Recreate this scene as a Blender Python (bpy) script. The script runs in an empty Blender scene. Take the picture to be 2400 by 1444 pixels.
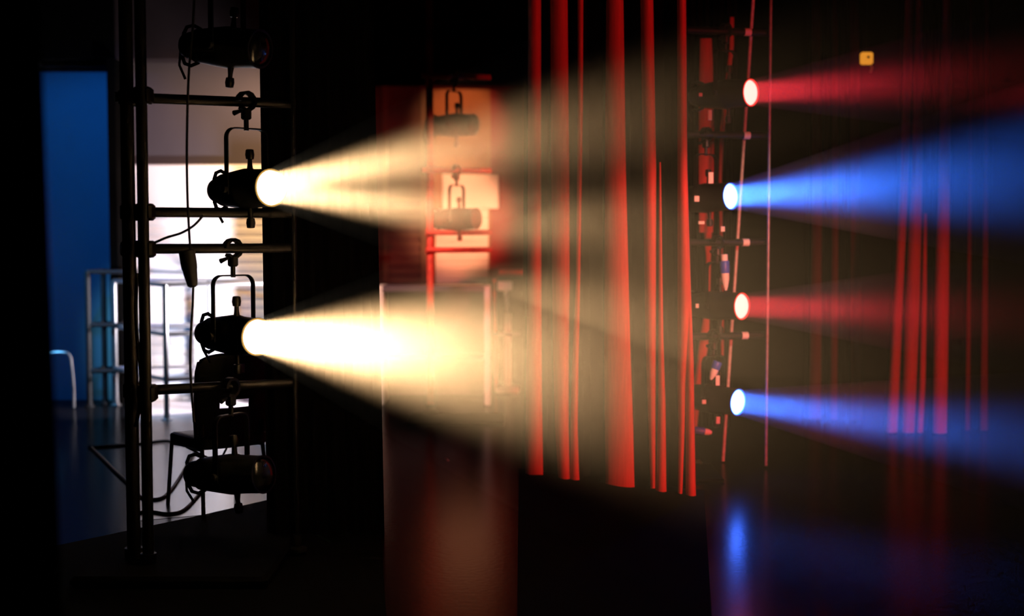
import bpy, math, random
from mathutils import Vector, Matrix, Quaternion

random.seed(7)
SC = bpy.context.scene
COL = SC.collection
PI = math.pi
F = 3200.0                       # focal length in pixels of the 2400 x 1444 frame
EYE = 1.72
PITCH = math.atan(182.0 / F)
CAM = Vector((0, 0, EYE))


# ------------------------------------------------------------------ measuring
def ray(px, py):
    x = (px - 1200.0) / F
    y = -(py - 722.0) / F
    c, s = math.cos(PITCH), math.sin(PITCH)
    return Vector((x, c + y * s, -s + y * c))


def at(px, py, d):
    r = ray(px, py)
    return CAM + r * (d / r.y)


def fl(px, py, z=0.0):
    r = ray(px, py)
    return CAM + r * ((z - EYE) / r.z)


def X(px, d, py=722):
    return at(px, py, d).x


def Z(py, d):
    return at(1200, py, d).z


# ------------------------------------------------------------------ materials
def mat(name, col, rough=0.6, metal=0.0, spec=0.5, noise=0.0, nscale=6.0, bump=0.0, bscale=40.0,
        emit=None, estr=0.0, sheen=0.0, stretch=None, coat=0.0):
    m = bpy.data.materials.new(name)
    m.use_nodes = True
    nt = m.node_tree
    b = nt.nodes['Principled BSDF']
    b.inputs['Base Color'].default_value = (*col, 1)
    b.inputs['Roughness'].default_value = rough
    b.inputs['Metallic'].default_value = metal
    b.inputs['Specular IOR Level'].default_value = spec
    if coat:
        b.inputs['Coat Weight'].default_value = coat
        b.inputs['Coat Roughness'].default_value = rough
    if sheen:
        b.inputs['Sheen Weight'].default_value = sheen
    tc = nt.nodes.new('ShaderNodeTexCoord')
    vec = tc.outputs['Object']
    if stretch:
        mp = nt.nodes.new('ShaderNodeMapping')
        mp.inputs['Scale'].default_value = stretch
        nt.links.new(vec, mp.inputs['Vector'])
        vec = mp.outputs['Vector']
    if noise:
        n = nt.nodes.new('ShaderNodeTexNoise')
        n.inputs['Scale'].default_value = nscale
        n.inputs['Detail'].default_value = 3
        nt.links.new(vec, n.inputs['Vector'])
        r = nt.nodes.new('ShaderNodeValToRGB')
        r.color_ramp.elements[0].position = 0.3
        r.color_ramp.elements[1].position = 0.7
        r.color_ramp.elements[0].color = (*[c * (1 - noise) for c in col], 1)
        r.color_ramp.elements[1].color = (*[min(1, c * (1 + noise)) for c in col], 1)
        nt.links.new(n.outputs['Fac'], r.inputs['Fac'])
        nt.links.new(r.outputs['Color'], b.inputs['Base Color'])
    if bump:
        n = nt.nodes.new('ShaderNodeTexNoise')
        n.inputs['Scale'].default_value = bscale
        nt.links.new(vec, n.inputs['Vector'])
        bp = nt.nodes.new('ShaderNodeBump')
        bp.inputs['Strength'].default_value = bump
        bp.inputs['Distance'].default_value = 0.01
        nt.links.new(n.outputs['Fac'], bp.inputs['Height'])
        nt.links.new(bp.outputs['Normal'], b.inputs['Normal'])
        if coat:
            nt.links.new(bp.outputs['Normal'], b.inputs['Coat Normal'])
    if emit:
        b.inputs['Emission Color'].default_value = (*emit, 1)
        b.inputs['Emission Strength'].default_value = estr
    return m


def haze_mat(name, col, density, tau, floor_frac=0.0, g=0.0):
    """smoke lit by the lantern; it thins out along the shaft (local +X)"""
    m = bpy.data.materials.new(name)
    m.use_nodes = True
    nt = m.node_tree
    nt.nodes.clear()
    out = nt.nodes.new('ShaderNodeOutputMaterial')
    vs = nt.nodes.new('ShaderNodeVolumeScatter')
    vs.inputs['Color'].default_value = (*col, 1)
    vs.inputs['Anisotropy'].default_value = g
    tc = nt.nodes.new('ShaderNodeTexCoord')
    sp = nt.nodes.new('ShaderNodeSeparateXYZ')
    nt.links.new(tc.outputs['Object'], sp.inputs[0])
    sq = nt.nodes.new('ShaderNodeMath'); sq.operation = 'MULTIPLY'
    nt.links.new(sp.outputs['X'], sq.inputs[0])
    nt.links.new(sp.outputs['X'], sq.inputs[1])
    mu = nt.nodes.new('ShaderNodeMath'); mu.operation = 'MULTIPLY'
    mu.inputs[1].default_value = -1.0 / (tau * tau)
    nt.links.new(sq.outputs[0], mu.inputs[0])
    ex = nt.nodes.new('ShaderNodeMath'); ex.operation = 'EXPONENT'
    nt.links.new(mu.outputs[0], ex.inputs[0])
    md = nt.nodes.new('ShaderNodeMath'); md.operation = 'MULTIPLY_ADD'
    md.inputs[1].default_value = density
    md.inputs[2].default_value = density * floor_frac
    nt.links.new(ex.outputs[0], md.inputs[0])
    nt.links.new(md.outputs[0], vs.inputs['Density'])
    nt.links.new(vs.outputs[0], out.inputs['Volume'])
    return m


M = {}
M['floor'] = mat('black_stage_floor', (.006, .0056, .0064), .21, spec=0, coat=.40, noise=.35, nscale=2.5, bump=.05, bscale=30)
M['cream'] = mat('cream_painted_wall', (.62, .60, .56), .85, noise=.06, nscale=1.5, bump=.05)
M['mauve'] = mat('plaster_wall_dimmed', (.052, .043, .052), .9, noise=.08, nscale=1.2, bump=.08)  # weaker light above the shutter is put into this dark base
M['brownwall'] = mat('dark_brick_wall', (.10, .062, .060), .9, noise=.25, nscale=3, bump=.1)
M['black_wall'] = mat('black_wall', (.005, .0045, .0045), .95, spec=.1, noise=.2, nscale=2)
M['bulkhead'] = mat('bulkhead_lit_copy', (.028, .018, .018), .95, spec=.1, noise=.2, nscale=2)  # lighter bulkhead copy, its faint lighting put into the colour
M['void'] = mat('unlit_black', (.0012, .0011, .0011), 1.0, spec=.02, noise=.2, nscale=2)  # near-zero black, shade put into surfaces the lamps would brighten
M['white'] = mat('white_shutter_paint', (.82, .80, .80), .55, noise=.03, nscale=4)
M['drape'] = mat('black_drape_wool', (.003, .0025, .0025), 1.0, spec=.02, noise=.3, nscale=30, bump=.1, bscale=180)
M['drape_warm'] = mat('black_drape_brownish', (.012, .008, .007), .95, spec=.1, noise=.3, nscale=20, bump=.1, bscale=160)
M['red'] = mat('velour_red_light_painted', (.52, .055, .05), .9, spec=.1, sheen=.2, noise=.12, nscale=14, bump=.08, bscale=120,
               stretch=(6, 6, .35))  # red light on the black curtain's folds is put into the base colour
M['red_dim'] = mat('velour_dim_red_light_painted', (.14, .013, .017), .9, spec=.1, noise=.12, nscale=14, stretch=(6, 6, .35))  # weaker copy for the far pleats, dim red light in the colour
M['redlight_wall'] = mat('wall_red_light_painted', (.25, .012, .022), .9, noise=.15, nscale=2)  # red lighting of this wall is painted as its colour
M['black'] = mat('black_enamel', (.008, .008, .008), .42, spec=.35, noise=.3, nscale=30)
M['blackpipe'] = mat('black_pipe_paint', (.007, .006, .006), .5, spec=.22, noise=.3, nscale=20)
M['rubber'] = mat('black_rubber', (.008, .008, .009), .6, spec=.3, noise=.2, nscale=50)
M['chair'] = mat('black_chair_plastic', (.008, .007, .007), .5, spec=.3, noise=.2, nscale=30)
M['steel'] = mat('bare_steel_tube', (.62, .62, .64), .32, metal=.9, noise=.08, nscale=30)
M['steel_dark'] = mat('dark_steel_tube', (.008, .008, .010), .6, metal=0, noise=.1, nscale=20)
M['pale'] = mat('pale_worn_metal', (.62, .52, .42), .45, noise=.2, nscale=30)
M['tape'] = mat('white_cloth_tape', (.85, .78, .66), .7, noise=.06, nscale=60)
M['green'] = mat('green_cloth_tape', (.10, .34, .10), .7, noise=.1, nscale=60)
M['plugw'] = mat('white_plug_plastic', (.85, .80, .70), .45, noise=.04, nscale=60)
M['plugb'] = mat('blue_plug_plastic', (.06, .12, .55), .4, noise=.05, nscale=60)
M['offwhite'] = mat('off_white_board', (.78, .74, .70), .5, noise=.04, nscale=6)
M['purple'] = mat('grey_laminate', (.10, .07, .09), .4, noise=.08, nscale=12)
M['redcase'] = mat('red_case_shell', (.85, .12, .07), .45, noise=.1, nscale=12)
M['redlight_pipe'] = mat('pipe_red_light_painted', (.5, .04, .025), .5, noise=.2, nscale=20)  # dark metal whose red lighting is put into the colour
M['label'] = mat('pale_label', (.5, .42, .45), .6, noise=.1, nscale=80)
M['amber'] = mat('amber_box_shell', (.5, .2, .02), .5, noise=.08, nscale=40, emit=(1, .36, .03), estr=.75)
M['mat'] = mat('matte_black_cloth', (.003, .003, .0035), .9, spec=.03, noise=.3, nscale=25, bump=.1, bscale=120)
M['glass_off'] = mat('unlit_lens_glass', (.02, .02, .022), .12, spec=.6, noise=.2, nscale=20)
M['lens_warm'] = mat('lit_lens_warm', (1, .95, .85), .3, noise=.02, nscale=20, emit=(1, .86, .62), estr=6)
M['lens_red'] = mat('lit_lens_red', (1, .3, .25), .3, noise=.02, nscale=20, emit=(1, .13, .11), estr=7.0)
M['lens_blue'] = mat('lit_lens_blue', (.7, .85, 1), .3, noise=.02, nscale=20, emit=(.03, .15, 1), estr=34.0)
M['rim_red'] = mat('red_lens_rim', (.5, .03, .03), .4, noise=.05, nscale=20, emit=(1, .03, .02), estr=.8)
M['rim_blue'] = mat('blue_lens_rim', (.05, .08, .4), .4, noise=.05, nscale=20, emit=(.05, .12, .6), estr=.25)
M['rim_warm'] = mat('warm_lens_rim', (.2, .12, .04), .4, noise=.05, nscale=20, emit=(.9, .5, .1), estr=.5)


# ------------------------------------------------------------------ mesh builder
class MB:
    def __init__(self):
        self.v, self.f = [], []

    def add(self, vs, fs):
        o = len(self.v)
        self.v += [Vector(v) for v in vs]
        self.f += [tuple(i + o for i in f) for f in fs]
        return self

    def box(self, c, s, R=None, bev=0.0):
        c = Vector(c)
        hx, hy, hz = s[0] / 2, s[1] / 2, s[2] / 2
        if bev <= 0:
            vs = [(x, y, z) for x in (-hx, hx) for y in (-hy, hy) for z in (-hz, hz)]
            fs = [(0, 1, 3, 2), (4, 6, 7, 5), (0, 4, 5, 1), (2, 3, 7, 6), (0, 2, 6, 4), (1, 5, 7, 3)]
        else:
            b = min(bev, hx * .9, hy * .9, hz * .9)
            vs, fs = [], []
            rings = [(-hz, b), (-hz + b, 0), (hz - b, 0), (hz, b)]
            for z, i in rings:
                ax, ay = hx - i, hy - i
                q = b * (1 if i == 0 else .5)
                for (x, y) in [(-ax + q, -ay), (ax - q, -ay), (ax, -ay + q), (ax, ay - q), (ax - q, ay), (-ax + q, ay), (-ax, ay - q), (-ax, -ay + q)]:
                    vs.append((x, y, z))
            for k in range(3):
                for i in range(8):
                    j = (i + 1) % 8
                    fs.append((k * 8 + i, k * 8 + j, k * 8 + 8 + j, k * 8 + 8 + i))
            fs.append(tuple(range(7, -1, -1)))
            fs.append(tuple(range(24, 32)))
        vs = [Vector(v) for v in vs]
        if R is not None:
            vs = [R @ v for v in vs]
        return self.add([v + c for v in vs], fs)

    def tube(self, pts, r, n=12, caps=True):
        pts = [Vector(p) for p in pts]
        rs = r if isinstance(r, (list, tuple)) else [r] * len(pts)
        vs, fs = [], []
        t0 = (pts[1] - pts[0]).normalized()
        a = Vector((0, 0, 1)) if abs(t0.z) < .9 else Vector((1, 0, 0))
        u = t0.cross(a).normalized()
        for i, p in enumerate(pts):
            if i == 0:
                t = t0
            elif i == len(pts) - 1:
                t = (pts[i] - pts[i - 1]).normalized()
            else:
                t = ((pts[i + 1] - p).normalized() + (p - pts[i - 1]).normalized()).normalized()
            u = (u - t * u.dot(t)).normalized()
            w = t.cross(u)
            for k in range(n):
                an = 2 * PI * k / n
                vs.append(p + (u * math.cos(an) + w * math.sin(an)) * rs[i])
        for i in range(len(pts) - 1):
            for k in range(n):
                j = (k + 1) % n
                fs.append((i * n + k, i * n + j, i * n + n + j, i * n + n + k))
        if caps:
            fs.append(tuple(range(n - 1, -1, -1)))
            fs.append(tuple(range((len(pts) - 1) * n, len(pts) * n)))
        return self.add(vs, fs)

    def lathe(self, prof, c=(0, 0, 0), axis=(1, 0, 0), n=28, close=True):
        c = Vector(c); ax = Vector(axis).normalized()
        q = Vector((1, 0, 0)).rotation_difference(ax)
        vs, fs = [], []
        for (x, r) in prof:
            for k in range(n):
                an = 2 * PI * k / n
                vs.append(c + q @ Vector((x, r * math.cos(an), r * math.sin(an))))
        for i in range(len(prof) - 1):
            for k in range(n):
                j = (k + 1) % n
                fs.append((i * n + k, i * n + j, i * n + n + j, i * n + n + k))
        if close:
            fs.append(tuple(range(n - 1, -1, -1)))
            fs.append(tuple(range((len(prof) - 1) * n, len(prof) * n)))
        return self.add(vs, fs)

    def strap(self, pts, w, th, side):
        """flat bar along pts; side = width direction"""
        pts = [Vector(p) for p in pts]
        side = Vector(side).normalized()
        vs, fs = [], []
        for i, p in enumerate(pts):
            t = (pts[min(i + 1, len(pts) - 1)] - pts[max(i - 1, 0)]).normalized()
            nrm = t.cross(side).normalized()
            for (a, b) in ((-1, -1), (1, -1), (1, 1), (-1, 1)):
                vs.append(p + side * (a * w / 2) + nrm * (b * th / 2))
        for i in range(len(pts) - 1):
            for k in range(4):
                j = (k + 1) % 4
                fs.append((i * 4 + k, i * 4 + j, i * 4 + 4 + j, i * 4 + 4 + k))
        fs.append((3, 2, 1, 0))
        e = (len(pts) - 1) * 4
        fs.append((e, e + 1, e + 2, e + 3))
        return self.add(vs, fs)

    def grid(self, rows):
        n = len(rows[0])
        vs = [p for r in rows for p in r]
        fs = []
        for i in range(len(rows) - 1):
            for k in range(n - 1):
                fs.append((i * n + k, i * n + k + 1, (i + 1) * n + k + 1, (i + 1) * n + k))
        return self.add(vs, fs)

    def build(self, name, material, parent=None, smooth=True, local=False, label=None):
        off = Vector((0, 0, 0))
        if parent is not None and not local:
            p = parent
            while p is not None:
                off += p.location
                p = p.parent
        me = bpy.data.meshes.new(name)
        me.from_pydata([v - off for v in self.v], [], self.f)
        me.materials.append(material)
        me.update()
        if smooth:
            me.polygons.foreach_set('use_smooth', [True] * len(me.polygons))
            try:
                me.set_sharp_from_angle(angle=math.radians(38))
            except Exception:
                pass
        o = bpy.data.objects.new(name, me)
        COL.objects.link(o)
        o.parent = parent
        if label:
            o['label'] = label
        return o


def tag(o, label=None, cat=None, group=None, kind=None):
    if label: o['label'] = label
    if cat: o['category'] = cat
    if group: o['group'] = group
    if kind: o['kind'] = kind
    return o


def thing(name, loc, label, cat, group=None, kind=None):
    o = bpy.data.objects.new(name, None)
    o.empty_display_size = .1
    COL.objects.link(o)
    o.location = Vector(loc)
    return tag(o, label, cat, group, kind)


def struct(name, mb, m, label=None, smooth=False):
    o = mb.build(name, m, None, smooth=smooth)
    o['kind'] = 'structure'
    if label: o['label'] = label
    return o


def copy_tree(o, parent=None):
    c = o.copy()
    COL.objects.link(c)
    c.parent = parent
    for ch in list(o.children):
        copy_tree(ch, c)
    return c


# ------------------------------------------------------------------ the room
D_A, D_B = 13.8, 16.0                    # the two back walls
TOP = 6.2
xl = X(40, D_A) - 1.2
xs = X(300, D_A)                          # where blue part meets the shutter bay
xr = X(858, D_B)
struct('floor', MB().add([(-9, -1, 0), (9, -1, 0), (9, 20, 0), (-9, 20, 0)], [(0, 1, 2, 3)]), M['floor'], 'glossy black stage floor')
struct('ceiling', MB().box((0, 9.5, TOP + .05), (18, 21, .1)), M['black_wall'])
zA = Z(138, D_A - .3)
struct('wall_left', MB().box(((xl + xs) / 2, D_A + .1, 1.8), (xs - xl, .2, 3.6)), M['cream'], 'pale wall washed in blue light')
struct('wall_back', MB().box(((xs + xr) / 2, D_A + .1, 1.8), (xr - xs, .2, 3.6)), M['mauve'], 'wall with dim light in its colour above the white shutter')
struct('trim_1', MB().box(((xl + xs) / 2, D_A - .15, (zA + TOP) / 2), (xs - xl, .3, TOP - zA)), M['void'], 'dark bulkhead over the blue wall')
struct('trim_4', MB().box(((xs + xr) / 2, D_A - .15, (zA + TOP) / 2), (xr - xs, .3, TOP - zA)), M['bulkhead'], 'dark bulkhead over the shutter bay')
# return between the two depths, run forward to block leaking shutter light
struct('wall_return_blocker', MB().box((xr + .05, (12.35 + D_B) / 2, TOP / 2), (.1, D_B - 12.35 + .2, TOP)), M['black_wall'])
xb2 = X(1290, D_B)
xred = X(1150, D_B)
struct('wall_far', MB().box(((xr + xred) / 2, D_B + .1, TOP / 2), (xred - xr, .2, TOP)), M['brownwall'], 'dim brown wall behind the pale cabinet')
struct('wall_right', MB().box(((xred + 9) / 2, D_B + .1, TOP / 2), (9 - xred, .2, TOP)), M['black_wall'], 'dark wall at the far side')
zB = Z(196, D_B - .3)
struct('trim_2', MB().box(((xr + 9) / 2, D_B - .15, (zB + TOP) / 2), (9 - xr, .3, TOP - zB)), M['void'], 'dark bulkhead over the far wall')
# added wall end, keeps the shutter light off the blue wall
struct('wall_return_blocker', MB().box((xs - .03, D_A - .18, zA / 2), (.08, .36, zA)), M['void'], 'added dark wall end shielding the blue wall from the shutter light')
# pale floor of the shutter bay and an added shinier strip brightening the shutter reflection
M['bayfloor'] = mat('pale_bay_floor', (.62, .56, .58), .35, spec=.4, noise=.12, nscale=3, bump=.04, bscale=30)
M['stripfloor'] = mat('added_gloss_floor', (.11, .10, .112), .22, spec=.0, coat=.95, noise=.15, nscale=3, bump=.04, bscale=30)
qa = [fl(312, 1042), fl(760, 1042)]
struct('floor_bay', MB().add([(xs + .02, D_A, .002), (xr, D_A, .002), (qa[1].x, qa[1].y, .002), (qa[0].x, qa[0].y, .002)], [(0, 3, 2, 1)]), M['bayfloor'], 'pale floor in front of the white shutter')
qb = [fl(318, 1222), fl(480, 1207), fl(640, 1170), fl(740, 1150)]
struct('floor_strip', MB().add([(p.x, p.y, .002) for p in (qa[0], qb[0], qb[1], qb[2], qb[3], qa[1])], [(0, 1, 2, 3, 4, 5)]), M['stripfloor'], 'added shiny floor strip brightening the shutter reflection around the chair')
# matte black cloth laid on the near floor
e0, e1 = fl(893, 1258), fl(905, 1444)
ex = e0 + (e1 - e0) * 2.5
q = [fl(40, 1300), fl(480, 1207), fl(640, 1170), fl(880, 1150), e0, ex, Vector((-6, ex.y, 0))]
n_ = len(q)
m_ = MB().add([(p.x, p.y, .004) for p in q] + [(p.x, p.y, .0005) for p in q],
              [tuple(range(n_ - 1, -1, -1))] + [(i, (i + 1) % n_, n_ + (i + 1) % n_, n_ + i) for i in range(n_)])
tag(m_.build('floor_cloth', M['mat'], smooth=False), 'matte black cloth on the near floor under the left boom', 'floor cloth', 'black floor cloths')
q = [fl(1216, 1100), fl(1650, 1150), fl(1668, 1444), fl(1212, 1444)]  # added sheet, hides the floor reflection of the red pleats
q[2] = q[1] + (q[2] - q[1]) * 1.3; q[3] = q[0] + (q[3] - q[0]) * 1.3
m_ = MB().add([(p.x, p.y, .004) for p in q] + [(p.x, p.y, .0005) for p in q], [(3, 2, 1, 0), (0, 1, 5, 4), (1, 2, 6, 5), (2, 3, 7, 6), (3, 0, 4, 7)])
tag(m_.build('floor_cloth', M['mat'], smooth=False), 'added matte black sheet hiding the floor reflection of the bright red pleats', 'floor cloth', 'black floor cloths')
# door frame moulding on the blue wall
mb = MB()
x1, x0 = X(271, D_A), X(150, D_A)
mb.box((x1, D_A - .02, 1.62), (.05, .04, 3.24))
mb.box(((x1 + X(60, D_A)) / 2, D_A - .02, Z(152, D_A)), (x1 - X(60, D_A), .04, .05))
struct('door_1', mb, M['cream'], 'thin door frame on the blue wall')


# ------------------------------------------------------------------ shutters
def shutter(px0, px1, y0, y1, y2, d, hx0, hx1, slat, label, lowz=None):
    c = at((px0 + px1) / 2, y2, d)
    zb = Z(y2, d) if lowz is None else lowz
    r = thing('roller_shutter', (c.x, d - .06, zb), label, 'shutter', 'white roller shutters')
    zt, zm = Z(y0, d), Z(y1, d)
    a, b = X(hx0, d), X(hx1, d)
    MB().box(((a + b) / 2, d - .04, (zt + zm) / 2), (b - a, .08, zt - zm), bev=.012).build('housing', M['white'], r)
    a, b = X(px0, d), X(px1, d)
    m = MB()
    n = max(3, round((zm - zb) / slat))
    h = (zm - zb) / n
    rows = []
    for i in range(n):
        z = zb + i * h
        for (dz, dy) in ((0.0, .007), (.10, 0.0), (.30, -.004), (.70, -.004), (.9, 0.0), (.985, .007)):
            y = d - .055 + dy
            rows.append([(a, y, z + dz * h), (b, y, z + dz * h)])
    m.grid(rows)
    m.build('slat_curtain', M['white'], r, smooth=False)
    MB().box(((a + b) / 2, d - .06, zb + .03), (b - a, .05, .06), bev=.01).build('bottom_rail', M['white'], r)
    return r


shutter(304, 705, 386, 510, 948, D_A, 304, 705, .094, 'tall white slatted roller shutter behind the left lighting boom', lowz=0.0)
shutter(1022, 1145, 408, 490, 664, D_B, 1038, 1169, .125, 'small peach-lit roller shutter glowing beyond the pale cabinet')
# the paler upright strips and the bay above the small shutter
m = MB()
for px, w in ((904, 12), (994, 14)):
    m.box((X(px, D_B), D_B - .02, (Z(660, D_B) + Z(200, D_B)) / 2), (w / 200, .04, Z(200, D_B) - Z(660, D_B)))
for k in range(10):
    m.box((X(949, D_B), D_B - .008, 1.14 + k * .105), (.38, .016, .022))
M['paletrim'] = mat('pale_upright_strip', (.15, .11, .08), .8, noise=.1, nscale=5)
struct('trim_3', m, M['paletrim'])
M['peachlight_wall'] = mat('plaster_orange_light_painted', (.30, .13, .06), .9, noise=.1, nscale=2)  # warm light on the bay is put into this orange base
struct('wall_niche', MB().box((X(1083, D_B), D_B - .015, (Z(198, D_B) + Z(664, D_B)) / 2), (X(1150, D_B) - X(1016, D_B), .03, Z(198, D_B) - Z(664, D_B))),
       M['peachlight_wall'], 'orange-lit wall bay around the small shutter')
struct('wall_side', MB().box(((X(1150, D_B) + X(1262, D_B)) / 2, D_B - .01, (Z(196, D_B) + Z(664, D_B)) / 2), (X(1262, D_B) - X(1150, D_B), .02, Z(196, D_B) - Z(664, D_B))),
       M['redlight_wall'], 'wall with dark red light in its colour beside the small shutter')

# unseen black panel added to block cool light on part of the shutter
t = thing('light_blocker', (-2.13, 13.2, 0), 'unseen black panel added behind the plain black drape to block light', 'light blocker')
MB().box((-2.13, 13.2, .90), (.38, .04, 1.8), bev=.005).build('panel', M['drape'], t)
MB().tube([(-2.02, 13.23, 1.3), (-2.02, 13.6, .02)], .018).build('brace', M['blackpipe'], t)


# ------------------------------------------------------------------ drapes
def fold_sheet(px_t, px_b, y_t, y_b, d0, d1, amp, waves, nx=60, ny=10, phase=0.0):
    """a black folded cloth between two pixel columns (top and bottom), depth d0 -> d1"""
    rows = []
    for j in range(ny + 1):
        v = j / ny
        row = []
        for i in range(nx + 1):
            u = i / nx
            px = (px_t[0] * (1 - v) + px_b[0] * v) * (1 - u) + (px_t[1] * (1 - v) + px_b[1] * v) * u
            d = d0 * (1 - u) + d1 * u
            py = y_t * (1 - v) + y_b[0] * v * (1 - u) + y_b[1] * v * u
            p = at(px, py, d)
            p.y += amp * math.sin(2 * PI * waves * u + phase) * (.6 + .4 * v)
            p.z = max(p.z, 0.0) if j < ny else 0.0
            row.append(p)
        rows.append(row)
    return MB().grid(rows)


def gy(d):
    """pixel row of the floor at depth d"""
    lo, hi = 541.0, 4000.0
    for _ in range(40):
        mid = (lo + hi) / 2
        if at(1200, mid, d).z > 0.015: lo = mid
        else: hi = mid
    return lo


c = fold_sheet((-260, 76), (-260, 168), -500, (gy(3.6), gy(3.6)), 3.6, 3.6, .03, 5).build('stage_curtain', M['drape_warm'])
tag(c, 'near black drape filling the dark strip beside the blue-lit wall', 'curtain', 'black masking drapes')
c = fold_sheet((600, 868), (624, 900), -300, (gy(7.65), gy(7.65)), 7.65, 7.65, .035, 6, phase=1.0).build('stage_curtain', M['drape'])
tag(c, 'plain black drape hanging just behind the two warm lanterns', 'curtain', 'black masking drapes')


def pleated(label, group, strips, d_left, d_right, px_l, px_r, back_rows, mred, bulge=.05, ytop=-260, backm='drape', dback=.14):
    """curtain: dark recessed cloth + pleats with red light painted on; strips = list of [(y, xl, xr), ...] rows"""
    def dep(px):
        u = (px - px_l) / (px_r - px_l)
        return d_left * (1 - u) + d_right * u
    pm = (px_l + px_r) / 2
    root = thing('stage_curtain', (X(pm, dep(pm)), dep(pm), 0), label, 'curtain', group)
    rows = []
    for (y, a, b) in back_rows:
        row = []
        for i in range(49):
            u = i / 48
            px = a * (1 - u) + b * u
            dd = dep(px) + dback + .03 * math.sin(u * 2 * PI * 8)
            p = at(px, y, dd)
            p.z = max(p.z, .012)
            row.append(p)
        rows.append(row)
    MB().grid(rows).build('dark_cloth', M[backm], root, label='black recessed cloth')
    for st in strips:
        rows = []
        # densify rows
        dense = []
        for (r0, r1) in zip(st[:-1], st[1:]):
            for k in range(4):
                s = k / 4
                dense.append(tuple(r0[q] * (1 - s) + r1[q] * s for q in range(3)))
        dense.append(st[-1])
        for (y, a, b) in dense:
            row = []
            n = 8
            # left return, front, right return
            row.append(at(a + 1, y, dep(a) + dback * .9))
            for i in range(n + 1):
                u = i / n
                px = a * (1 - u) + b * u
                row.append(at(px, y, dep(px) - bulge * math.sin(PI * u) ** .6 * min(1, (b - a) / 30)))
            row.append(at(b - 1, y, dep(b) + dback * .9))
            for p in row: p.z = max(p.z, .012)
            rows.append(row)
        MB().grid(rows).build('pleat', M[mred], root, label='pleat with red light in its colour')
    return root


L2 = [
    [(-260, 1239, 1267), (0, 1238, 1268), (400, 1237, 1268), (650, 1236, 1269), (900, 1233, 1270), (1113, 1231, 1273)],
    [(-260, 1289, 1329), (0, 1290, 1330), (400, 1292, 1334), (650, 1294, 1335), (850, 1297, 1333), (1000, 1301, 1333), (1136, 1309, 1336)],
    [(-260, 1355, 1367), (0, 1354, 1367), (250, 1354, 1366), (650, 1350, 1360), (850, 1341, 1356), (1000, 1337, 1354), (1136, 1337, 1358)],
    [(-260, 1421, 1459), (0, 1421, 1461), (400, 1418, 1467), (800, 1417, 1477), (1000, 1418, 1484), (1152, 1420, 1487)],
    [(-260, 1498, 1528), (0, 1501, 1531), (400, 1507, 1538), (800, 1513, 1537), (1000, 1520, 1536), (1145, 1525, 1536)],
    [(380, 1545, 1549), (600, 1544, 1552), (800, 1543, 1555), (950, 1543, 1560), (1163, 1537, 1562)],
    [(-260, 1587, 1607), (0, 1587, 1608), (400, 1588, 1611), (700, 1588, 1620), (900, 1588, 1607), (1000, 1590, 1605), (1165, 1589, 1599)],
    [(700, 1612, 1620), (850, 1607, 1626), (1000, 1608, 1628), (1175, 1607, 1631)],
]
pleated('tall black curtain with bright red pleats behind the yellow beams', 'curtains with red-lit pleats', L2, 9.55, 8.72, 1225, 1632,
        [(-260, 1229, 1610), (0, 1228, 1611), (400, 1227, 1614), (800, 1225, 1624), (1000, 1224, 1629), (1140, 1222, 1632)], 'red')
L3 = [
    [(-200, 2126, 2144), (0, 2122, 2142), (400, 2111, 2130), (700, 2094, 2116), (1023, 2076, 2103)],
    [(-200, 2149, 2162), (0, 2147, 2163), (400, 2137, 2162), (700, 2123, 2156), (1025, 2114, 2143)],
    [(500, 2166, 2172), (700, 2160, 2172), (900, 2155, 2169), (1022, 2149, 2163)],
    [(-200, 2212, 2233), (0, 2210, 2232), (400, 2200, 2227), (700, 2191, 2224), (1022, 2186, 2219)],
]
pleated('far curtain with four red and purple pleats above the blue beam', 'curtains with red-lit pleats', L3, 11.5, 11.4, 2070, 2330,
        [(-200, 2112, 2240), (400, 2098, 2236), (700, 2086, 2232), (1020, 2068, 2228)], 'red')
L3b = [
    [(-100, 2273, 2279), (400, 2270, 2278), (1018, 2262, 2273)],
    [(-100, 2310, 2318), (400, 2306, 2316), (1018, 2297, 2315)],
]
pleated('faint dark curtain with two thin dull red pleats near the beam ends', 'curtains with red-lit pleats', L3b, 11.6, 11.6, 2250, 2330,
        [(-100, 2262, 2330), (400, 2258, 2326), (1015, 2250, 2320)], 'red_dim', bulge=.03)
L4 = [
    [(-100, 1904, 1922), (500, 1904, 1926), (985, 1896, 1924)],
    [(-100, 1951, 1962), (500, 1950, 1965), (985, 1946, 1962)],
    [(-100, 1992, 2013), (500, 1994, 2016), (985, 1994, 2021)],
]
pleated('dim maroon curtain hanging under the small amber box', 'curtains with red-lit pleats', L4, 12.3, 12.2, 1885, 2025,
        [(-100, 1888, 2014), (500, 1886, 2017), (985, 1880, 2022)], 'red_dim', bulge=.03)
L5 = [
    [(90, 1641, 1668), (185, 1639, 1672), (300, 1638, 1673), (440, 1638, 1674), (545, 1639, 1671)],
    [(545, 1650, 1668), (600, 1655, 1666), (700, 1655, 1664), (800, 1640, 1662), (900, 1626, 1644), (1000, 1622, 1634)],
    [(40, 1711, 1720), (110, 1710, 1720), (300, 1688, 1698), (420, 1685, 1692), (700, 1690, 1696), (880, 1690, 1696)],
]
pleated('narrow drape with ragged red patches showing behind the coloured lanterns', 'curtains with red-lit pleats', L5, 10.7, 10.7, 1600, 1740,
        [(-200, 1590, 1730), (500, 1590, 1720), (1000, 1590, 1712)], 'red', bulge=.03)


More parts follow.
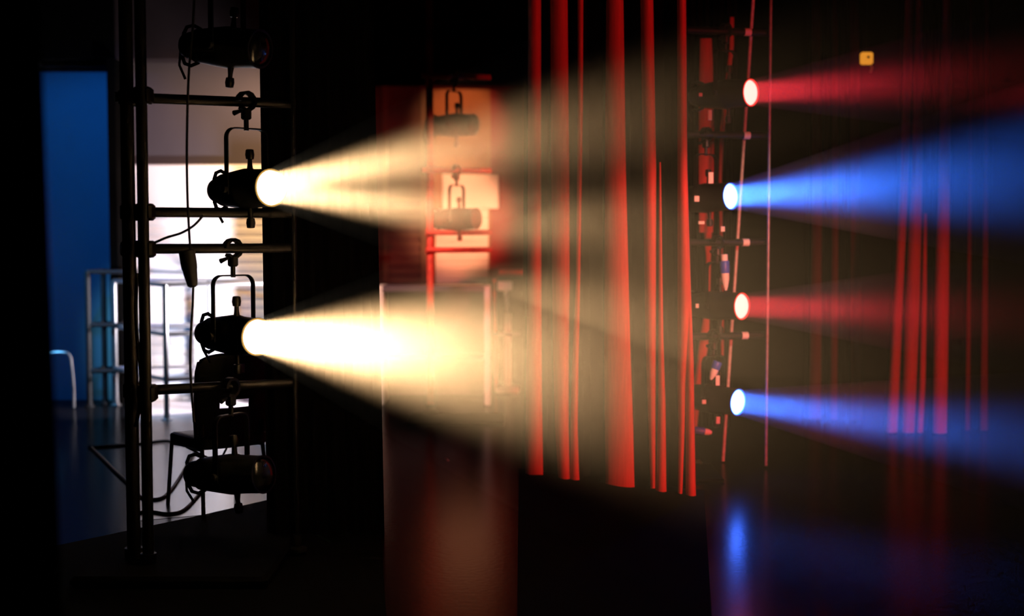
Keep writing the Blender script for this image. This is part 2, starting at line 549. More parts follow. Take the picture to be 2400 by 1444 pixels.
# ------------------------------------------------------------------ lanterns
def lantern_proto(lens_m, rim_m, lit):
    """local: +X is the beam axis, origin at the pivot, +Z up"""
    body = M['far_tint'] if lit == 'far' else M['black']
    r = bpy.data.objects.new('stage_lantern', None)
    r.empty_display_size = .1
    COL.objects.link(r)
    can = MB()
    can.lathe([(-.20, .082), (-.17, .088), (-.08, .098), (.0, .106), (.03, .106), (.04, .101), (.16, .097), (.20, .097), (.215, .099), (.215, .091), (.17, .089)], n=32, close=False)
    can.lathe([(-.205, .05), (-.20, .086), (-.19, .086)], n=32)
    can.build('can', body, r, local=True)
    MB().lathe([(-.30, .02), (-.296, .045), (-.28, .062), (-.25, .07), (-.20, .073)], n=28).build('rear_cap', body, r, local=True)
    for s in (-1, 1):
        MB().tube([(-.19, 0, s * .085), (-.24, 0, s * .103), (-.285, 0, s * .094), (-.305, 0, s * .06), (-.30, 0, s * .03)], .010, 8).build('handle', body, r, local=True)
    # convex lens and its rim
    prof = [(.185, .088)]
    for k in range(7):
        a = k / 6
        prof.append((.195 + .045 * math.sin(a * PI / 2), .088 * math.cos(a * PI / 2) + .0005))
    MB().lathe(prof, n=32).build('lens', lens_m, r, local=True)
    MB().lathe([(.20, .088), (.20, .096), (.218, .096), (.218, .088), (.20, .088)], n=32, close=False).build('lens_ring', rim_m, r, local=True)
    # yoke
    pts = []
    w, h, cr = .122, .31, .05
    pts.append((0, -w, -.03)); pts.append((0, -w, h - cr))
    for k in range(1, 6):
        a = k / 6 * PI / 2
        pts.append((0, -w + cr * (1 - math.cos(a)), h - cr + cr * math.sin(a)))
    pts.append((0, -w + cr, h)); pts.append((0, w - cr, h))
    for k in range(1, 6):
        a = k / 6 * PI / 2
        pts.append((0, w - cr + cr * math.sin(a), h - cr * (1 - math.cos(a))))
    pts.append((0, w, h - cr)); pts.append((0, w, -.03))
    y = MB().strap(pts, .030, .008, (1, 0, 0)).build('yoke', body, r, local=True)
    for s in (-1, 1):
        MB().lathe([(0, .012), (.012, .022), (.03, .022), (.034, .012)], (0, s * .118, 0), (0, s, 0), 14).build('pivot_knob', body, y, local=True)
    # hook clamp over the pipe, pipe axis 0.45 above the pivot
    k = MB()
    k.tube([(0, 0, .30), (0, 0, .36)], .013, 10)
    k.box((0, 0, .385), (.05, .042, .06), bev=.008)
    arc = [(0, .046 * math.cos(a), .45 + .046 * math.sin(a)) for a in [(-.75 + 1.75 * i / 10) * PI for i in range(11)]]
    k.strap(arc, .042, .016, (1, 0, 0))
    k.build('hook_clamp', body, r, local=True)
    MB().tube([(0, -.03, .40), (0, -.075, .385)], [.008, .014], 8).build('wing_bolt', body, r, local=True)
    for s in (-1, 1):
        kb = MB()
        kb.lathe([(.095, .017), (.135, .012), (.15, .012), (.152, .02), (.175, .024), (.20, .020), (.203, .012)], (.03, 0, 0), (0, 0, s), 14)
        kb.build('focus_knob', body, r, local=True)
    # tail cable
    MB().tube([(-.29, 0, -.01), (-.34, .02, -.03), (-.37, .05, -.10), (-.35, .08, -.17)], .007, 8).build('tail_cable', M['rubber'], r, local=True)
    return r


def dir_to(L, phi, px, py):
    """unit beam direction leaving L at phi towards the viewer, passing over pixel (px, py)"""
    c, s = math.cos(phi), math.sin(phi)
    r0 = ray(px, py)
    k = r0.x / r0.y
    t = (k * L.y - L.x) / (c + k * s)
    d = L.y - t * s
    P = at(px, py, d)
    return (P - L).normalized(), (P - L).length


protos = {}
LAMPS = []


FARM = {'off': 'glass_off', 'far': 'far_tint'}
M['far_tint'] = mat('far_lantern_haze_tint', (.24, .06, .03), .6, noise=.2, nscale=20)  # reddish light and haze over the black cans, put into the colour


def lantern(kind, lens_px, d_lens, phi_deg, target, label, group, off_tilt=0.0):
    phi = math.radians(phi_deg)
    L = at(lens_px[0], lens_px[1], d_lens)
    dr, ln = dir_to(L, phi, *target)
    if kind not in protos:
        protos[kind] = lantern_proto({'warm': M['lens_warm'], 'red': M['lens_red'], 'blue': M['lens_blue'], 'off': M['glass_off'], 'far': M['far_tint']}[kind],
                                     {'warm': M['rim_warm'], 'red': M['rim_red'], 'blue': M['rim_blue'], 'off': M['black'], 'far': M['far_tint']}[kind], kind)
        o = protos[kind]
    else:
        o = copy_tree(protos[kind])
    yaw = math.atan2(dr.y, dr.x)
    o.rotation_euler = (0, 0, yaw)
    pitch = math.asin(max(-1, min(1, dr.z)))
    horiz = Vector((dr.x, dr.y, 0)).normalized()
    o.location = L - horiz * .22 - Vector((0, 0, math.sin(pitch) * .22))
    # only the can and what is bolted to it tilts; yoke and clamp stay upright
    Rt = Matrix.Rotation(-pitch, 4, 'Y')
    for ch in o.children:
        nm = ch.name.split('.')[0]
        if nm in ('can', 'rear_cap', 'handle', 'lens', 'lens_ring', 'focus_knob', 'tail_cable'):
            ch.rotation_euler = (0, -pitch, 0)
    tag(o, label, 'stage light', group)
    LAMPS.append((o, L, dr))
    return o, L, dr


G1, G2, G3 = 'lanterns on the left boom', 'lanterns on the right boom', 'lanterns on the far boom'
PHI = 45
w_up = lantern('warm', (637, 440), 6.92, PHI, (1500, 395), 'upper lit warm white lantern on the left boom', G1)
w_lo = lantern('warm', (605, 790), 6.92, PHI, (1500, 862), 'lower lit warm white lantern just above the black chair', G1)
o_top = lantern('off', (612, 115), 6.90, 30, (1500, 160), 'unlit lantern at the top of the left boom', G1)
o_bot = lantern('off', (620, 1112), 6.90, 30, (1500, 1120), 'unlit lantern hanging low below the black chair seat', G1)
PH2 = 44
r_up = lantern('red', (1761, 217), 9.6, PH2, (2400, 172), 'upper glowing red lantern at the top of the right boom', G2)
b_up = lantern('blue', (1714, 460), 9.6, PH2, (2400, 410), 'upper bright blue lantern on the right boom', G2)
r_lo = lantern('red', (1740, 718), 9.6, PH2, (2400, 738), 'lower glowing red lantern between the two blue ones', G2)
b_lo = lantern('blue', (1731, 943), 9.6, PH2, (2400, 1030), 'lowest lantern on the right boom, shining blue', G2)
f_1 = lantern('far', (1112, 292), 12.5, 30, (1500, 280), 'dim unlit lantern silhouetted on the orange wall bay', G3)
f_2 = lantern('far', (1118, 512), 12.5, 30, (1500, 500), 'dim unlit lantern silhouetted against the small peach shutter', G3)


# ------------------------------------------------------------------ booms
def boom(label, d, dpx, rails, upr, base_px, mpipe, group='lighting booms', tape=None, base=True, collars=True):
    """rails: (px_left, px_right, z, d_left, d_right); upr: (px, depth, radius, top, bottom)"""
    bp = fl(base_px[0], base_px[1])
    r = thing('lighting_boom', (bp.x, bp.y, 0), label, 'lighting stand', group)
    for (px, dd, rad, zt, zb) in upr:
        x = X(px, dd, 600)
        u = MB().tube([(x, dd, zb), (x, dd, zt)], rad, 16).build('upright', mpipe, r)
    for (pa, pb, z, da, db) in rails:
        a = Vector((X(pa, da, 560), da, z)); b = Vector((X(pb, db, 560), db, z))
        ra = MB().tube([a, b], .026, 14).build('crossbar', mpipe, r)
        if tape:
            u = (tape - pa) / (pb - pa)
            dd = da + (db - da) * u
            p = Vector((X(tape, dd, 560), dd, z))
            t_ = (b - a).normalized()
            MB().tube([p - t_ * .024, p + t_ * .024], .0275, 14).build('glint_band', M['tape'], ra, label='pale band painted as a glint')  # bright glint on the crossbar, put in as a pale band
        if collars:
            for (px, dd, rad, zt, zb) in upr[:2]:
                MB().box((X(px, dd, 600), dd + .035, z), (.085, .10, .085), bev=.012).build('coupler', mpipe, ra)
    if base:
        m = MB()
        m.box((bp.x + .12, bp.y, .012), (.86, .62, .024), bev=.008) if d != 6.8 else m.box((bp.x + .16, bp.y + .1, .03), (.95, .9, .06), bev=.02)
        m.build('base_plate', M['mat'], r)
        for (px, dd, rad, zt, zb) in upr:
            x = X(px, dd, 600)
            MB().lathe([(0, rad + .04), (.02, rad + .04), (.03, rad + .012), (.09, rad + .012)], (x, dd, .02), (0, 0, 1), 16).build('flange', M['blackpipe'], r)
    return r


def zr(py, d): return at(540, py, d).z


rails1 = []
pz = [o_top[0].location.z + .45, w_up[0].location.z + .45, w_lo[0].location.z + .45, o_bot[0].location.z + .45]
for i, z in enumerate(pz):
    rails1.append((266 + 8 * i, 694, z, 6.85, 7.22))
rails1.append((322, 694, zr(498, 6.92), 6.80, 7.20))
boom('black ladder-like lighting boom at left holding two warm lanterns', 6.8, 0, rails1,
     [(303, 6.86, .034, 4.6, .02), (337, 6.74, .028, 4.6, .02), (690, 7.16, .012, 4.6, .02)], (360, 1340), M['blackpipe'])
rails2 = []
for o, _, _ in (r_up, b_up, r_lo, b_lo):
    rails2.append((1440, 1797, o.location.z + .45, 9.62, 9.88))
M['thinpole'] = mat('scuffed_thin_pole', (.30, .26, .23), .4, metal=.3, noise=.2, nscale=25)
bm2 = boom('lighting boom at right holding red and blue lanterns', 9.7, 0, rails2,
           [(1452, 9.66, .034, 4.8, .02), (1476, 9.58, .028, 4.8, .02)], (1500, 1112), M['blackpipe'], tape=1747)
xx = X(1798, 9.84, 600)
MB().tube([(xx, 9.80, .02), (xx, 9.80, 4.4)], .0105, 12).build('slim_upright', M['thinpole'], bm2, label='thin pale upright')
rails3 = [(990, 1150, f_1[0].location.z + .45, 12.55, 12.75), (990, 1150, f_2[0].location.z + .45, 12.55, 12.75),
          (1000, 1152, at(1080, 545, 12.6).z, 12.55, 12.7), (1000, 1152, at(1080, 586, 12.6).z, 12.55, 12.7)]
boom('far lighting boom with dull red light painted on, before the small shutter', 12.6, 0, rails3,
     [(1008, 12.6, .034, 4.6, .02)], (1040, 985), M['redlight_pipe'])
for o in (f_1[0], f_2[0]):
    for ch in o.children:
        pass

# ------------------------------------------------------------------ light shafts in the haze
def shaft(L, dr, r0, half_deg, length, m, label, shift=0.0, back=.0):
    k = math.tan(math.radians(half_deg))
    prof = [(-back, r0)]
    for i in range(1, 9):
        x = length * i / 8
        prof.append((x, r0 + k * x))
    o = MB().lathe(prof, (0, 0, 0), (1, 0, 0), 40).build('light_shaft', m, None, local=True)
    o.location = L + dr * shift
    o.rotation_mode = 'QUATERNION'
    o.rotation_quaternion = Vector((1, 0, 0)).rotation_difference(dr)
    tag(o, label, 'light beam', 'beams of light in the haze', 'stuff')
    return o


def spot(name, L, dr, color, power, half_deg, blend, size, shift=.03):
    l = bpy.data.lights.new(name, 'SPOT')
    l.color = color
    l.energy = power
    l.spot_size = math.radians(half_deg * 2)
    l.spot_blend = blend
    l.shadow_soft_size = size
    o = bpy.data.objects.new(name, l)
    COL.objects.link(o)
    o.location = L + dr * shift
    o.rotation_mode = 'QUATERNION'
    o.rotation_quaternion = Vector((0, 0, -1)).rotation_difference(dr)
    return o


def disc_lamp(name, L, dr, color, power, half_deg, size, shift=.024):
    l = bpy.data.lights.new(name, 'AREA')
    l.shape = 'DISK'
    l.size = size
    l.color = color
    l.energy = power
    l.spread = math.radians(half_deg * 2)
    o = bpy.data.objects.new(name, l)
    COL.objects.link(o)
    o.location = L + dr * shift
    o.rotation_mode = 'QUATERNION'
    o.rotation_quaternion = Vector((0, 0, -1)).rotation_difference(dr)
    return o


WARM = (1.0, .60, .27)
BLUE = (.035, .17, 1.0)
RED = (1.0, .03, .05)
HW = haze_mat('haze_warm_thick', (1, 1, 1), .35, 1.56, .002)
HW2 = haze_mat('haze_warm_thin', (1, 1, 1), .35, 1.56, .002)
HB = haze_mat('haze_blue', (1, 1, 1), .35, 1.75, .04)
HR = haze_mat('haze_red', (1, 1, 1), .35, 1.05, .04)

_, L, dr = w_lo
shaft(L, dr, .095, 14.0, 5.2, HW, 'lower broad cream beam spreading from the lower warm lantern')
disc_lamp('warm_lamp_lower', L, dr, WARM, 56, 11.6, .17)
_, L, dr = w_up
shaft(L, dr, .095, 13.0, 5.2, HW2, 'upper golden beam with a dark streak from the upper warm lantern')
a1, _ = dir_to(L + Vector((0, 0, .02)), math.radians(PHI), 1500, 282)
a2, _ = dir_to(L - Vector((0, 0, .02)), math.radians(PHI), 1500, 532)
disc_lamp('warm_lamp_upper_lobe', L + Vector((0, 0, .022)), a1, WARM, 9.0, 6.6, .11)
disc_lamp('warm_lamp_lower_lobe', L - Vector((0, 0, .022)), a2, WARM, 7.2, 5.4, .11, .030)
for (lp, col, pw, half, hm, lab) in (
        (r_up, RED, 2.5, 6.4, HR, 'upper red beam leaving the topmost red lantern'),
        (b_up, BLUE, 16, 8.6, HB, 'upper wide blue beam leaving the brighter blue lantern'),
        (r_lo, RED, 2.3, 5.4, HR, 'lower narrow red beam between the two blue beams'),
        (b_lo, BLUE, 6, 6.2, HB, 'lowest blue beam sloping down toward the floor')):
    _, L, dr = lp
    shaft(L, dr, .092, half * 1.3 + .8, 4.2, hm, lab)
    disc_lamp('stage_lamp', L, dr, col, pw, half * 1.25, .15)

# ------------------------------------------------------------------ chair
cb = fl(514, 1185)
ch = thing('stacking_chair', (cb.x, cb.y, 0), 'black stacking chair in silhouette under the lower warm lantern', 'chair')
Rz = Matrix.Rotation(math.radians(38), 3, 'Z')      # seat front turned away and to the left


def cl(x, y, z): return Rz @ Vector((x, y, z)) + cb


# seat with a curved edge
rows = []
for zz, ins in ((.395, .02), (.41, 0.0), (.462, 0.0), (.47, .015)):
    row = []
    for k in range(25):
        a = 2 * PI * k / 24
        x = math.copysign(abs(math.cos(a)) ** .35, math.cos(a)) * (.25 - ins)
        y = math.copysign(abs(math.sin(a)) ** .35, math.sin(a)) * (.24 - ins)
        row.append(cl(x, y, zz - .015 * (1 if y > .15 else 0)))
    rows.append(row)
sm = MB().grid(rows)
n0 = len(sm.v)
sm.f.append(tuple(range(n0 - 25, n0 - 1)))
sm.f.append(tuple(range(23, -1, -1)))
sm.build('seat', M['chair'], ch)
rows = []
NJ, NI = 20, 20
for j in range(NJ + 1):
    v = j / NJ
    z = .455 + v * .525
    wdt = .255 * (1 - .10 * max(0, v - .8) / .2) * (1 - .06 * max(0, .3 - v) / .3)
    row = []
    for i in range(NI + 1):
        u = i / NI * 2 - 1
        row.append(cl(u * wdt, -.215 - .07 * v + .05 * (u * u), z - (.035 * abs(u) ** 4 if v > .9 else 0)))
    rows.append(row)
bk = MB().grid(rows)
slot = set()
for j in range(7, 9):
    for i in range(6, 14):
        slot.add(j * NI + i)
bk.f = [f for q, f in enumerate(bk.f) if q not in slot]
bo = bk.build('backrest', M['chair'], ch)
so = bo.modifiers.new('thickness', 'SOLIDIFY'); so.thickness = .018
lp = cl(.02, -.30, .88)
MB().box(cl(.02, -.292, .885), (.035, .004, .055), R=Rz.copy(), bev=.001).build('maker_label', M['label'], bo, label='small pale label')
for sx in (-1, 1):
    MB().tube([cl(sx * .215, .205, .43), cl(sx * .235, .24, .0)], .0125, 10).build('leg', M['chair'], ch)
    MB().tube([cl(sx * .20, -.19, .50), cl(sx * .20, -.19, .43), cl(sx * .225, -.25, 0)], .0125, 10).build('leg', M['chair'], ch)
    MB().tube([cl(sx * .205, .20, .39), cl(sx * .205, -.19, .39)], .009, 8).build('side_rail', M['chair'], ch)
    MB().tube([cl(sx * .205, -.2, .55), cl(sx * .2, -.19, .44)], .012, 8).build('back_support', M['chair'], ch)
MB().tube([cl(-.2, .2, .40), cl(.22, -.22, .12)], .007, 8).build('cross_brace', M['chair'], ch)
MB().tube([cl(.2, .2, .40), cl(-.22, -.22, .12)], .007, 8).build('cross_brace', M['chair'], ch)


# ------------------------------------------------------------------ cables and connectors
def cable(pts, r, label, m='rubber', name='power_cable', cat='cable', group=None):
    ps = [Vector(p) for p in pts]
    out = []
    for i in range(len(ps) - 1):        # Catmull-Rom
        p0, p1, p2, p3 = ps[max(i - 1, 0)], ps[i], ps[i + 1], ps[min(i + 2, len(ps) - 1)]
        for k in range(6):
            t = k / 6
            out.append(.5 * ((2 * p1) + (-p0 + p2) * t + (2 * p0 - 5 * p1 + 4 * p2 - p3) * t * t + (-p0 + 3 * p1 - 3 * p2 + p3) * t ** 3))
    out.append(ps[-1])
    c = MB().tube(out, r, 8).build(name, M[m])
    tag(c, label, cat, group)
    return c


GC = 'cables around the left boom'
dcb = 6.78
cable([at(458, -60, dcb), at(452, 60, dcb), at(442, 180, dcb), at(438, 330, dcb), at(439, 450, dcb), at(443, 540, dcb), at(447, 596, dcb)], .0065,
      'thin black cable dropping straight past the upper warm lantern', group=GC)
cable([at(453, 670, dcb), at(451, 720, dcb), at(447, 790, dcb), at(446, 860, dcb), at(450, 930, dcb), at(455, 990, dcb)], .0065,
      'thin black cable below the hanging black connector', group=GC)
cable([at(476, 505, dcb), at(455, 528, dcb), at(425, 546, dcb), at(390, 557, dcb), at(360, 570, dcb)], .0065,
      'short black cable slanting between the two middle crossbars', group=GC)
cable([at(322, 640, 6.8), at(318, 720, 6.8), at(322, 800, 6.8), at(330, 880, 6.8), at(328, 950, 6.8), at(318, 1000, 6.8)], .009,
      'black cable tied along the boom uprights', group=GC)
cable([fl(206, 1049, .008), fl(260, 1046, .008), fl(300, 1043, .008), fl(345, 1039, .008), fl(390, 1034, .008), fl(420, 1040, .008), fl(460, 1040, .008)], .013,
      'black cable lying across the bright floor behind the left boom', group=GC)
cable([fl(214, 1050, .008), fl(240, 1075, .008), fl(270, 1105, .008), fl(300, 1133, .008), fl(330, 1165, .008), fl(372, 1170, .008), fl(400, 1150, .008), fl(430, 1105, .008), fl(470, 1036, .008)], .012,
      'loose blue-glinting cable looping round the boom foot', group=GC)
cable([fl(300, 1205, .008), fl(352, 1200, .008), fl(395, 1205, .008), fl(432, 1195, .008), fl(466, 1160, .008), fl(500, 1120, .008)], .011,
      'black floor cable trailing past the chair legs', group=GC)


def connector(p_top, p_bot, d, mats, label, w):
    a, b = at(*p_top, d), at(*p_bot, d)
    r = thing('power_connector', b, label, 'plug', 'power connectors hanging on cables')
    ax = b - a
    ln = ax.length
    for nm, t0, t1, prof, mm in mats:
        MB().lathe([(ln * (t0 + (t1 - t0) * q), w * rr) for q, rr in prof], a, ax, 18).build(nm, M[mm], r)
    return r


connector((437, 586), (452, 674), 6.76, [('socket', 0, .52, [(0, .75), (.05, 1), (.6, 1.02), (1, .95)], 'rubber'),
                                          ('plug_body', .5, 1, [(0, .92), (.5, .78), (.9, .62), (1, .3)], 'rubber')],
          'large black connector hanging under the middle crossbar', .040)
wm = [('socket', 0, .2, [(0, .7), (.1, .8), (1, .8)], 'plugw'), ('collar', .18, .52, [(0, 1), (.1, 1.12), (.9, 1.12), (1, 1)], 'plugb'),
      ('plug_body', .5, 1, [(0, .98), (.4, .92), (.8, .55), (1, .25)], 'plugw')]
connector((1697, 596), (1701, 681), 9.45, wm, 'white and blue plug hanging upright between the right boom lanterns', .030)
connector((1686, 838), (1666, 890), 9.45, wm[1:], 'tilted white and blue plug above the lowest blue lantern', .028)
connector((1628, 1008), (1668, 1014), 9.5, [('collar', 0, .6, [(0, .8), (.1, 1), (.9, 1), (1, .9)], 'plugb'), ('plug_body', .58, 1, [(0, .9), (.6, .8), (1, .4)], 'tape')],
          'blue plug with pale tip lying sideways at the curtain foot', .026)

# leaning pale pole among the right boom
a, b = at(1768, -40, 10.05), at(1713, 800, 10.05)
ext = fl(1700, 1095)
p = MB().tube([Vector((a.x, 10.05, a.z)), Vector((b.x, 10.05, b.z)), Vector((b.x - .05, 10.05, .01))], .0115, 12).build('leaning_pole', M['pale'])
tag(p, 'slim pale pole leaning behind the red and blue lanterns', 'pole')

# metal glints on the right boom lanterns, painted as small pale patches
def add_glint(px, py, d, w, h, label):
    t = MB().box(at(px, py, d), (w, .01, h), bev=.002).build('painted_glint', M['tape'])
    tag(t, label, 'glint', 'painted glints on the right boom')


add_glint(1642, 222, 9.42, .024, .024, 'tiny white painted glint beside the topmost red lantern')
add_glint(1633, 466, 9.42, .034, .040, 'square cream painted glint beside the brighter blue lantern')
add_glint(1694, 537, 9.50, .028, .036, 'small square cream painted glint below the brighter blue lantern')
add_glint(1644, 522, 9.45, .042, .022, 'flat cream painted glint on the red patch under the brighter blue lantern')
add_glint(1666, 417, 9.50, .034, .078, 'long pale painted glint above the brighter blue lantern')
add_glint(1650, 942, 9.42, .028, .030, 'small cream painted glint beside the lowest blue lantern')
add_glint(1682, 892, 9.45, .028, .070, 'upright pale painted glint above the lowest blue lantern')
add_glint(1683, 985, 9.50, .026, .050, 'pale painted glint under the lowest blue lantern')
add_glint(1664, 270, 9.50, .026, .070, 'dull pale painted glint on the red patch under the topmost red lantern')
add_glint(1634, 597 + 120, 9.42, .022, .03, 'faint pale painted glint beside the lower red lantern')

# ------------------------------------------------------------------ metal frames by the shutter
def frame_cart(name, corners, zs, r, m, label, group, thick_posts):
    base = sum((Vector((c[0], c[1], 0)) for c in corners), Vector((0, 0, 0))) / len(corners)
    root = thing(name, (base.x, base.y, 0), label, 'frame', group)
    for i, c in enumerate(corners):
        MB().tube([(c[0], c[1], .0), (c[0], c[1], zs[-1])], thick_posts, 12).build('post', M[m], root)
        MB().lathe([(0, .05), (.012, .05), (.02, thick_posts + .004), (.05, thick_posts + .004)], (c[0], c[1], 0), (0, 0, 1), 14).build('foot_plate', M[m], root)
    for z in zs:
        for i in range(len(corners)):
            a, b = corners[i], corners[(i + 1) % len(corners)]
            if i == len(corners) - 1 and len(corners) == 2:
                continue
            MB().tube([(a[0], a[1], z), (b[0], b[1], z)], r, 10).build('rail', M[m], root)
    return root


n = fl(391, 985)
dn = n.y
zt = Z(668, dn)
c0 = (n.x, dn)
c1 = (X(268, 13.35), 13.35)
c2 = (X(640, 12.8), 12.8)
c3 = (c1[0] + (c2[0] - c0[0]), 13.55)
frame_cart('guard_rail', [c0, c1, c3, c2], [zt * .30, zt * .635, zt], .020, 'steel', 'shiny steel rail frame standing before the white shutter', 'steel rail frames', .025)
d0 = 13.25
k0, k1 = (X(206, d0), d0), (X(243, 13.5), 13.5)
frame_cart('guard_rail', [k0, k1, (X(318, 13.6), 13.6), (X(300, d0), d0)], [Z(870, d0), Z(762, d0), Z(637, d0)], .022, 'steel_dark',
           'dark rail frame standing against the blue wall', 'steel rail frames', .028)
# bent tube hoop by the blue wall
h = [at(96, 945, 13.1), at(98, 850, 13.1), at(110, 829, 13.1), at(150, 826, 13.1), at(163, 834, 13.1), at(167, 852, 13.1), at(172, 905, 13.1), at(173, 950, 13.1)]
h[0].z = h[-1].z = .01
hp = cable(h, .014, 'low bent tube hoop glinting blue by the near drape', m='steel', name='tube_hoop', cat='hoop')

# ------------------------------------------------------------------ pale furniture beyond the beam
dc = 13.6
x0, x1 = X(887, dc), X(1150, dc)
ztop = Z(668, dc)
cab = thing('open_cabinet', ((x0 + x1) / 2, dc, 0), 'wide pale open cabinet with a bright white edge behind the lower beam', 'cabinet')
MB().box((x0 + .035, dc, ztop / 2), (.07, .5, ztop), bev=.006).build('side_panel', M['offwhite'], cab, label='bright white side panel')
MB().box((x1 - .03, dc, ztop / 2), (.06, .5, ztop), bev=.006).build('side_panel', M['label'], cab)
MB().box(((x0 + x1) / 2, dc, ztop - .03), (x1 - x0 - .13, .5, .06), bev=.006).build('top_board', M['purple'], cab, label='purple-grey top board')
MB().box(((x0 + x1) / 2, dc + .22, ztop / 2), (x1 - x0 - .12, .02, ztop - .1), bev=.002).build('back_panel', M['purple'], cab)
for zz in (.45,):
    MB().box(((x0 + x1) / 2, dc + .02, zz), (x1 - x0 - .13, .4, .03), bev=.004).build('shelf', M['purple'], cab)
# pale upright stand
ds = fl(1190, 918).y
st = thing('equipment_stand', (X(1190, ds), ds, 0), 'white upright stand with a flat foot between cabinet and red pleats', 'stand')
xa = X(1190, ds)
MB().box((xa, ds, Z(795, ds) / 2 + .12), (.075, .05, Z(720, ds) - .02), bev=.008).build('column', M['offwhite'], st)
MB().box((xa, ds, .03), (.25, .30, .06), bev=.012).build('foot', M['offwhite'], st)
MB().box((xa, ds - .02, Z(783, ds)), (.28, .04, .045), bev=.006).build('crossbar', M['purple'], st)
MB().box((xa - .03, ds, Z(670, ds)), (.16, .16, .10), bev=.012).build('head', M['offwhite'], st)
MB().tube([(xa, ds, Z(735, ds)), (xa - .02, ds, Z(680, ds))], .02, 10).build('neck', M['offwhite'], st)
MB().tube([(X(1163, ds), ds + .1, .0), (X(1158, ds), ds + .1, Z(655, ds))], .018, 10).build('side_rod', M['redcase'], st, label='thin pink-red rod')
# red case with a glowing top edge
dk = 14.6
rc = thing('flight_case', (X(1200, dk), dk + .2, 0), 'red-topped tall case behind the white stand', 'case')
zt2 = Z(634, dk)
MB().box((X(1204, dk), dk + .25, zt2 / 2 - .04), (.34, .5, zt2 - .08), bev=.01).build('body', M['black_wall'], rc)
MB().box((X(1202, dk), dk + .25, zt2 - .02), (.30, .5, .042), bev=.008).build('lid', M['redcase'], rc, label='bright red lid edge')
for sx in (-1, 1):
    MB().box((X(1204, dk) + sx * .10, dk - .012, zt2 - .25), (.05, .02, .06), bev=.004).build('latch', M['steel_dark'], rc)

# amber box on the far side
da = 12.0
p = at(2031, 137, da)
ab = thing('amber_box', p, 'small square amber box glowing beside the dim maroon curtain', 'box')
MB().box(p, (.105, .06, .105), bev=.012).build('shell', M['amber'], ab)
MB().lathe([(0, .012), (.006, .012), (.008, .008)], p + Vector((.008, -.03, .008)), (0, -1, 0), 14).build('dial', M['black'], ab, label='dark round spot')
MB().tube([p + Vector((.03, 0, -.05)), p + Vector((.05, 0, -.08)), p + Vector((.035, 0, -.12))], .009, 8).build('cord', M['pale'], ab)
MB().box(p + Vector((0, .06, .9)), (.03, .03, 1.9), bev=.004).build('hanger', M['blackpipe'], ab)

# floor tape marks
def tape(px, py, w, l, rot, m, label):
    q = fl(px, py)
    t = MB().box((q.x, q.y, .0025), (w, l, .003), R=Matrix.Rotation(rot, 3, 'Z')).build('floor_tape', M[m], smooth=False)
    tag(t, label, 'tape', 'tape marks on the floor')


tape(1048, 1078, .018, .10, .2, 'tape', 'tiny white tape mark on the dark floor left of the red pleats')
tape(1636, 1087, .065, .30, 0, 'green', 'green tape mark at the foot of the red-pleated curtain')
t = MB()
q = fl(1634, 1098)
t.add([(q.x - .05, q.y, .005), (q.x + .05, q.y, .005), (q.x + .05, q.y + .06, .005), (q.x - .05, q.y + .06, .005)], [(0, 1, 2, 3)])
t.add([(q.x + .03, q.y - .2, .005), (q.x + .05, q.y - .2, .005), (q.x + .05, q.y, .005), (q.x + .03, q.y, .005)], [(0, 1, 2, 3)])
o = t.build('floor_tape', M['tape'], smooth=False)
tag(o, 'white corner tape mark beside the green tape mark', 'tape', 'tape marks on the floor')
tape(757, 1263, .02, .20, .5, 'green', 'faint green tape mark on the black floor under the beams')


# ------------------------------------------------------------------ lights of the place
def point(name, loc, color, power, size=.15):
    l = bpy.data.lights.new(name, 'POINT')
    l.color = color; l.energy = power; l.shadow_soft_size = size
    o = bpy.data.objects.new(name, l)
    COL.objects.link(o); o.location = loc
    return o


def aim(name, loc, tgt, color, power, half, blend=.5, size=.1):
    loc, tgt = Vector(loc), Vector(tgt)
    return spot(name, loc, (tgt - loc).normalized(), color, power, half, blend, size, 0)


# cool working light and warm spill on the shutter
aim('cool_worklight', (-1.75, 12.6, .92), (-3.1, 13.8, 1.2), (.95, .90, 1.0), 560, 60, .3, .10)
aim('warm_spill', (-1.78, 12.6, 3.15), (-2.7, 13.8, 2.2), (1.0, .58, .26), 330, 50, .7, .1)
# blue wash
aim('blue_wash', (-3.4, 10.6, 4.3), (-4.35, 13.8, 1.9), (.01, .19, 1.0), 150, 24, .6, .1)
aim('cyan_side', (-5.5, 11.5, 2.4), (-3.7, 12.9, .9), (.10, .50, 1.0), 260, 22, .6, .1)
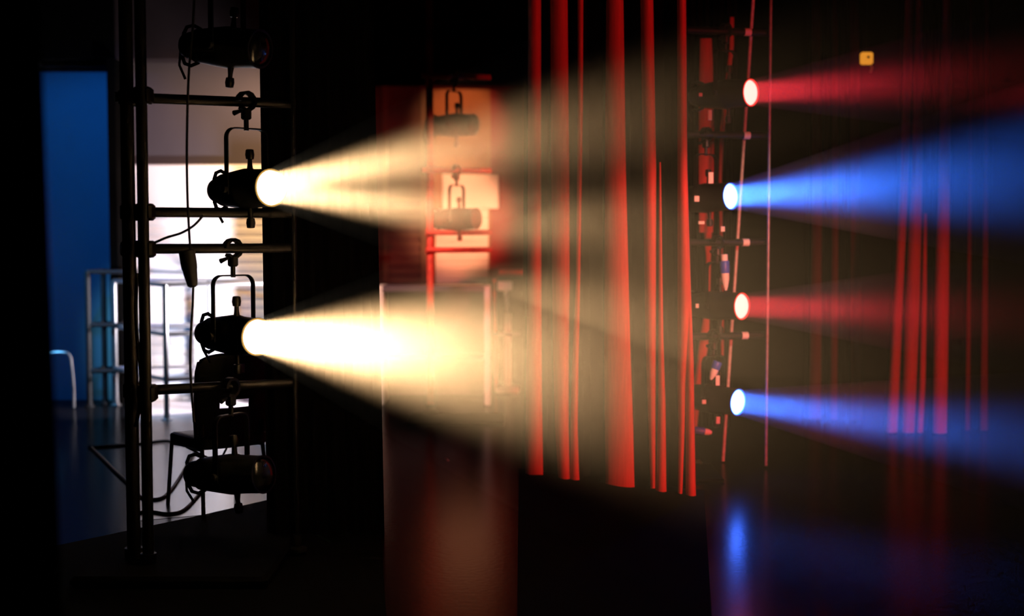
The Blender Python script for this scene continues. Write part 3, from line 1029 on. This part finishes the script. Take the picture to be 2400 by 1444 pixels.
# peach glow on the small shutter
aim('peach_glow', (-.45, 14.4, 1.7), (-.62, 16, 1.85), (1.0, .34, .15), 190, 25, .5, .1)
aim('orange_glow', (-.45, 14.0, 3.6), (-.6, 16, 2.9), (1.0, .36, .13), 210, 17, .6, .1)
aim('furniture_light', (-1.15, 11.2, 2.6), (-1.1, 13.6, .7), (1.0, .66, .50), 300, 24, .6, .1)
# red side light on the pleats
aim('red_side_light', (3.3, 3.2, 1.6), (1.36, 9.0, 1.0), (1.0, .07, .06), 1650, 12.5, .45, .1)
aim('red_high_light', (3.3, 3.2, 2.2), (1.36, 9.0, 3.0), (1.0, .06, .06), 620, 12.5, .6, .1)
aim('cream_fill', (2.6, 5.2, 2.4), (1.42, 9.5, 1.5), (1.0, .80, .55), 300, 13, .5, .1)
aim('red_far_light', (4.6, 6.0, 1.2), (3.4, 11.5, .45), (1.0, .06, .09), 580, 19, 1.0, .1)
aim('red_boom_light', (.9, 10.9, 2.0), (-.5, 12.6, 1.8), (1.0, .06, .04), 190, 26, .6, .05)

w = bpy.data.worlds.new('dark')
w.use_nodes = True
w.node_tree.nodes['Background'].inputs[0].default_value = (0, 0, 0, 1)
SC.world = w

# ------------------------------------------------------------------ camera and render look
cd = bpy.data.cameras.new('camera')
cam = bpy.data.objects.new('camera', cd)
COL.objects.link(cam)
cam.location = CAM
cam.rotation_euler = (PI / 2 - PITCH, 0, 0)
cd.sensor_width = 36
cd.lens = F / 2400 * 36
cd.clip_end = 100
cd.dof.use_dof = True
cd.dof.focus_distance = 7.6
cd.dof.aperture_fstop = 0.95
SC.camera = cam

SC.view_settings.view_transform = 'Standard'
SC.view_settings.look = 'None'
SC.view_settings.exposure = 0
cy = SC.cycles
cy.use_denoising = True
try:
    cy.denoiser = 'OPENIMAGEDENOISE'
except Exception:
    pass
cy.use_adaptive_sampling = True
cy.adaptive_threshold = .03
cy.adaptive_min_samples = 16
cy.max_bounces = 3
cy.diffuse_bounces = 1
cy.glossy_bounces = 2
cy.transmission_bounces = 2
cy.volume_bounces = 0
cy.transparent_max_bounces = 8
cy.caustics_reflective = False
cy.caustics_refractive = False
cy.sample_clamp_indirect = 4
cy.use_light_tree = True
cy.volume_step_rate = 1.0
cy.volume_max_steps = 32
